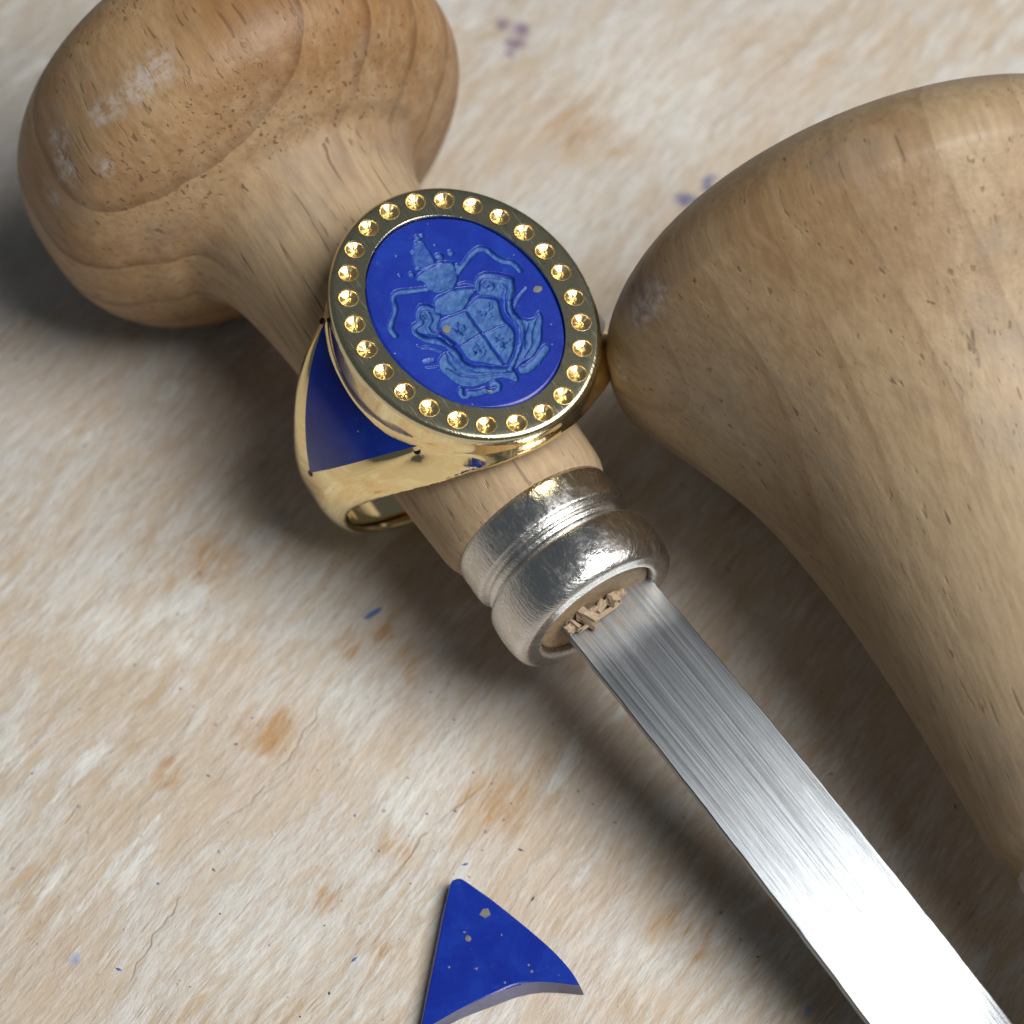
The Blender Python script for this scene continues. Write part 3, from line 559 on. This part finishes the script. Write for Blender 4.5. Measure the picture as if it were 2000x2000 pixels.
# small charges in the four quarters, leaf veins in the mantling
sh = poly_sd(wx, wy, POLY['shield'][0]) < -.022
for cx, cy in ((.05, .095), (.25, .08), (.06, -.09), (.24, -.075)):
    for k in range(11):
        a = rng.uniform(0, 6.28); q = rng.uniform(.008, .042); x, y = cx+q*math.cos(a), cy+q*math.sin(a); x2, y2 = x+rng.uniform(-.022, .022), y+rng.uniform(-.022, .022)
        d = seg_dist(X, Y, [(x, y), (x2, y2)]); kk = np.clip(1-(d/.0075)**2, 0, 1)*sh; depth += .009*kk; cut *= 1-.30*kk
depth += cut*.0015*(vnoise(X, Y, 70, 4)-.5)+cut*.0022*(vnoise(X, Y, 34, 5)-.5)
leaf = vnoise(X*1.0+Y*.6, (Y-X*.6)*.35, 60, 8)-.5; depth += cut*.0032*leaf
cut = cut*(.72+.40*vnoise(X, Y, 45, 9))*(.85+.3*(leaf+.5))
depth = np.maximum(depth*1.15, -.002)
Z = ZT-depth; rad = np.maximum(np.abs(U), np.abs(W_)); Z = np.where(rad > .965, Z-.012*((rad-.965)/.035)**1.5, Z)
V = [(x, y, z) for x, y, z in zip(X.ravel(), Y.ravel(), Z.ravel())]
F = [(i*NG+j, (i+1)*NG+j, (i+1)*NG+j+1, i*NG+j+1) for i in range(NG-1) for j in range(NG-1)]
edge = [i*NG for i in range(NG)]+[(NG-1)*NG+j for j in range(1, NG)]+[i*NG+NG-1 for i in range(NG-2, -1, -1)]+[j for j in range(NG-2, 0, -1)]
b0 = len(V); V += [(V[e][0], V[e][1], ZT-.065) for e in edge]; ne = len(edge)
F += [(edge[k], b0+k, b0+(k+1) % ne, edge[(k+1) % ne]) for k in range(ne)]
sm = mesh('seal_stone', V, F, True); fixn(sm)
at = sm.attributes.new('cut', 'FLOAT', 'POINT'); at.data.foreach_set('value', np.concatenate([np.clip(cut, 0, 1).ravel(), np.zeros(ne)]).astype(np.float32))
stone = obj('seal_stone', sm, M_seal, ring); stone['label'] = 'oval blue lapis stone engraved with a crowned coat of arms'
def fleck(c, rx, ry, seed, parent, rot=0, n=6, lift=.0012):
    r = random.Random(seed); P = [(rx*r.uniform(.75, 1.1)*math.cos(2*math.pi*k/n+rot), ry*r.uniform(.75, 1.1)*math.sin(2*math.pi*k/n+rot)) for k in range(n)]
    V = [(c[0]+x, c[1]+y, c[2]+lift) for x, y in P]+[(c[0]+x*1.05, c[1]+y*1.05, c[2]-.008) for x, y in P]+[(c[0], c[1], c[2]+lift*1.6)]
    F = [(k, (k+1) % n, 2*n) for k in range(n)]+[(k, n+k, n+(k+1) % n, (k+1) % n) for k in range(n)]
    me = mesh('pyrite_fleck', V, F, False); fixn(me); obj('pyrite_fleck', me, M_pyrite, parent)
for i, (x, y, a, b, dz) in enumerate([(.033, -.1432, .028, .026, .012), (.0941, .4186, .022, .034, 0), (.4683, -.1567, .014, .013, .012)]): fleck((x, y, ZT-dz), a, b, 3+i, stone, .8, 8)
# ---- the two shoulder inlays (triangle, concave along the bezel) with black discs painted as the dark inside drilled corner holes
def outer_pt(f, psi, sgn, off):
    r = float(smooth_interp(np.array([psi]), PS, RO)[0])+off
    return (f, sgn*r*math.cos(psi), r*math.sin(psi))
def inlay(sgn):
    n = 36; V = []; F = []; idx = {}; pbot = math.radians(8.6)
    for i in range(n+1):                                                # i: from apex (0) to bezel edge (n)
        for j in range(n+1):
            u = i/n; q = 2*j/n-1; psi_top = math.radians(49+6*q*q)      # the top edge follows the oval wall
            idx[i, j] = len(V); V.append(outer_pt(.455*u*q, pbot+(psi_top-pbot)*u, sgn, .0035))
    m = len(V)
    for i in range(n+1):
        for j in range(n+1):
            x, y, z = V[idx[i, j]]; r = math.hypot(y, z); V.append((x, y*(r-.05)/r, z*(r-.05)/r))
    for i in range(n):
        for j in range(n):
            F.append((idx[i, j], idx[i+1, j], idx[i+1, j+1], idx[i, j+1]))
    rim = [idx[i, 0] for i in range(n+1)]+[idx[n, j] for j in range(1, n+1)]+[idx[i, n] for i in range(n-1, -1, -1)]
    for a, b in zip(rim[:-1], rim[1:]): F.append((a, b, b+m, a+m))
    me = mesh('shoulder_inlay', V, F, True)
    bm = bmesh.new(); bm.from_mesh(me); bmesh.ops.remove_doubles(bm, verts=bm.verts, dist=1e-5); bmesh.ops.dissolve_degenerate(bm, dist=1e-5, edges=bm.edges); bmesh.ops.recalc_face_normals(bm, faces=bm.faces); bm.to_mesh(me); bm.free()
    me.polygons.foreach_set('use_smooth', [True]*len(me.polygons)); me.set_sharp_from_angle(angle=math.radians(40))
    inl = obj('shoulder_inlay', me, M_lapis, ring); inl['label'] = 'triangular blue lapis inlay in the gold shoulder'
    for f, psi in ((0, math.radians(8)), (.468, math.radians(54)), (-.468, math.radians(54)))[:3 if sgn < 0 else 1]:
        rs = np.arange(.93, 1.25, .001); ds = sdf(np.full(rs.shape, f), rs*math.cos(psi), rs*math.sin(psi)); rg = rs[np.argmax(ds > 0)]
        c = Vector((f, sgn*rg*math.cos(psi), rg*math.sin(psi))); nrm = Vector((0, c.y, c.z)).normalized()
        nm = lathe_mesh('notch_shade_disc', [(-.02, .020), (.0035, .020), (.0045, .018), (.001, .012), (0, 0)], 20); o = obj('notch_shade_disc', nm, M_dark, inl)
        o.location = c; o.rotation_mode = 'QUATERNION'; o.rotation_quaternion = nrm.to_track_quat('Z', 'Y'); o.scale = (1.0, 1.0, 1)
inlay(-1); inlay(1)
# rest the ring's lowest point on the board
bpy.context.view_layer.update()
vz = np.empty(len(shank_me.vertices)*3); shank_me.vertices.foreach_get('co', vz); vz = vz.reshape(-1, 3) @ np.array(RM).T
print('ring lowest z', vz[:, 2].min()+RC.z)
# ------------------------------------------------------------------ loose pieces of stone
TRI = [(-0.3436, -2.5069), (-0.3321, -2.4845), (-0.3027, -2.4749), (-0.2731, -2.4813), (-0.1782, -2.5515), (-0.0955, -2.6151), (0.0803, -2.7663), (0.2252, -2.9035), (0.3226, -3.0209), (0.3707, -3.1068), (0.3450, -3.1060), (0.2525, -3.0945), (0.1371, -3.0884), (0.0216, -3.1068), (-0.0936, -3.1556), (-0.2657, -3.2345), (-0.4079, -3.319), (-0.4958, -3.3671), (-0.425, -2.9593), (-0.3767, -2.6783)]
def slab(name, top, h, mat, slant, chamfer=.008):
    cx = sum(p[0] for p in top)/len(top); cy = sum(p[1] for p in top)/len(top); n = len(top); V = []; F = []
    def off(p, k): d = Vector((p[0]-cx, p[1]-cy)); L = d.length; d = d/L*(L+k); return (cx+d.x, cy+d.y)
    rows = [(-chamfer, h), (-chamfer*.3, h-chamfer*.25), (0, h-chamfer), (slant, .004), (slant-.004, 0)]
    for k, z in rows: V += [off(p, k)+(z,) for p in top]
    for r in range(len(rows)-1): F += [(r*n+i, r*n+(i+1) % n, (r+1)*n+(i+1) % n, (r+1)*n+i) for i in range(n)]
    F.append(tuple(range(n))); F.append(tuple((len(rows)-1)*n+i for i in range(n))[::-1])
    bm = bmesh.new(); me = mesh(name, [(x-cx, y-cy, z) for x, y, z in V], F, True); bm.from_mesh(me); bmesh.ops.recalc_face_normals(bm, faces=bm.faces); bmesh.ops.triangulate(bm, faces=[f for f in bm.faces if len(f.verts) > 4]); bm.to_mesh(me); bm.free()
    me.polygons.foreach_set('use_smooth', [True]*len(me.polygons)); me.set_sharp_from_angle(angle=math.radians(30))
    for p in me.polygons:
        if p.normal.z > .999: p.use_smooth = False
    return me, (cx, cy)
TRI = [TRI[0]]+[tuple(p) for p in catmull(TRI[1:10], 4)]+[tuple(p) for p in catmull(TRI[10:18], 4)]+TRI[18:]
me, (cx, cy) = slab('lapis_triangle', TRI, .115, M_loose, .026, .012)
for p in me.polygons: p.material_index = 0
tri = obj('lapis_triangle', me, M_loose); tri.location = (cx, cy, .0005); me.materials.append(mat_simple('sawn_dusty_lapis', (.22, .22, .33), .7, 0, 20, .3, .5))
for p in me.polygons:
    if abs(p.normal.z) < .35 and p.normal.y < -.6: p.material_index = 1
tag(tri, 'loose blue triangular stone with one concave edge, flat on the board beside the blade', 'stone')
for i, ((x, y), a, b, n_) in enumerate([((-0.148, -2.6846), .030, .034, 5), ((-0.2405, -2.8351), .018, .021, 6), ((-0.2612, -2.7976), .009, .008, 5), ((-0.0569, -2.8133), .005, .010, 4), ((-0.3433, -3.0025), .008, .010, 4), ((-0.1955, -3.0117), .017, .012, 3), ((0.0912, -2.9901), .008, .007, 5), ((0.1084, -3.0271), .010, .010, 5), ((-0.039, -3.0915), .007, .008, 5)]):
    fleck((x-cx, y-cy, .115), a, b, 40+i, tri, .9, n_)
CH = [(-.05, -.02), (-.02, -.024), (.03, -.008), (.055, .012), (.03, .016), (-.02, .004)]
ch, (ax, ay) = slab('lapis_chip', [(x*1.15, y) for x, y in CH], .018, M_loose, .004, .003)
o = obj('lapis_chip', ch, mat_simple('pale_blue_chip', (.12, .22, .50), .5)); o.location = (-.824, -.715, .0005); o.rotation_euler = (0, 0, math.radians(22)); tag(o, 'tiny sliver of pale blue stone on the board below the gold ring', 'stone chip')
# ------------------------------------------------------------------ filings and stone dust scattered on the board: one object
def dust():
    r = random.Random(5); V = []; F = []; MI = []
    for k in range(270):
        x, y = r.uniform(-3.6, 3.4), r.uniform(-3.7, 4.6)
        if k % 3 == 0: x, y = r.gauss(-.6, 1.0), r.gauss(-1.9, .8)
        e = r.uniform(.003, .0085)*(1.7 if r.random() < .08 else 1); el = r.choice([1, 1, 1.5, 3.2]); a = r.uniform(0, 6.28); n0 = len(V)
        pts = [(1, 0, 0), (0, 1, 0), (-1, 0, 0), (0, -1, 0), (.2, .1, .9)]
        for px, py, pz in pts:
            px, py = px*e*el*r.uniform(.7, 1.2), py*e*r.uniform(.7, 1.2); V.append((x+px*math.cos(a)-py*math.sin(a), y+px*math.sin(a)+py*math.cos(a), .0006+pz*e*1.1))
        for q in range(4): F.append((n0+q, n0+(q+1) % 4, n0+4)); MI.append(k)
    me = mesh('dust', V, F, False); kinds = [r.choice([0, 0, 1, 1, 2, 3]) for _ in range(270)]
    for m_ in (mat_simple('dark_filing', (.07, .07, .08), .5), mat_simple('pale_dust', (.72, .70, .66), .8), mat_simple('wood_crumb', (.42, .29, .16), .8), mat_simple('blue_dust', (.10, .17, .48), .7)): me.materials.append(m_)
    for p, k in zip(me.polygons, MI): p.material_index = kinds[k]
    o = obj('dust', me, None); o['kind'] = 'stuff'; o['label'] = 'filings, pale crumbs and blue stone dust scattered over the board'
dust()
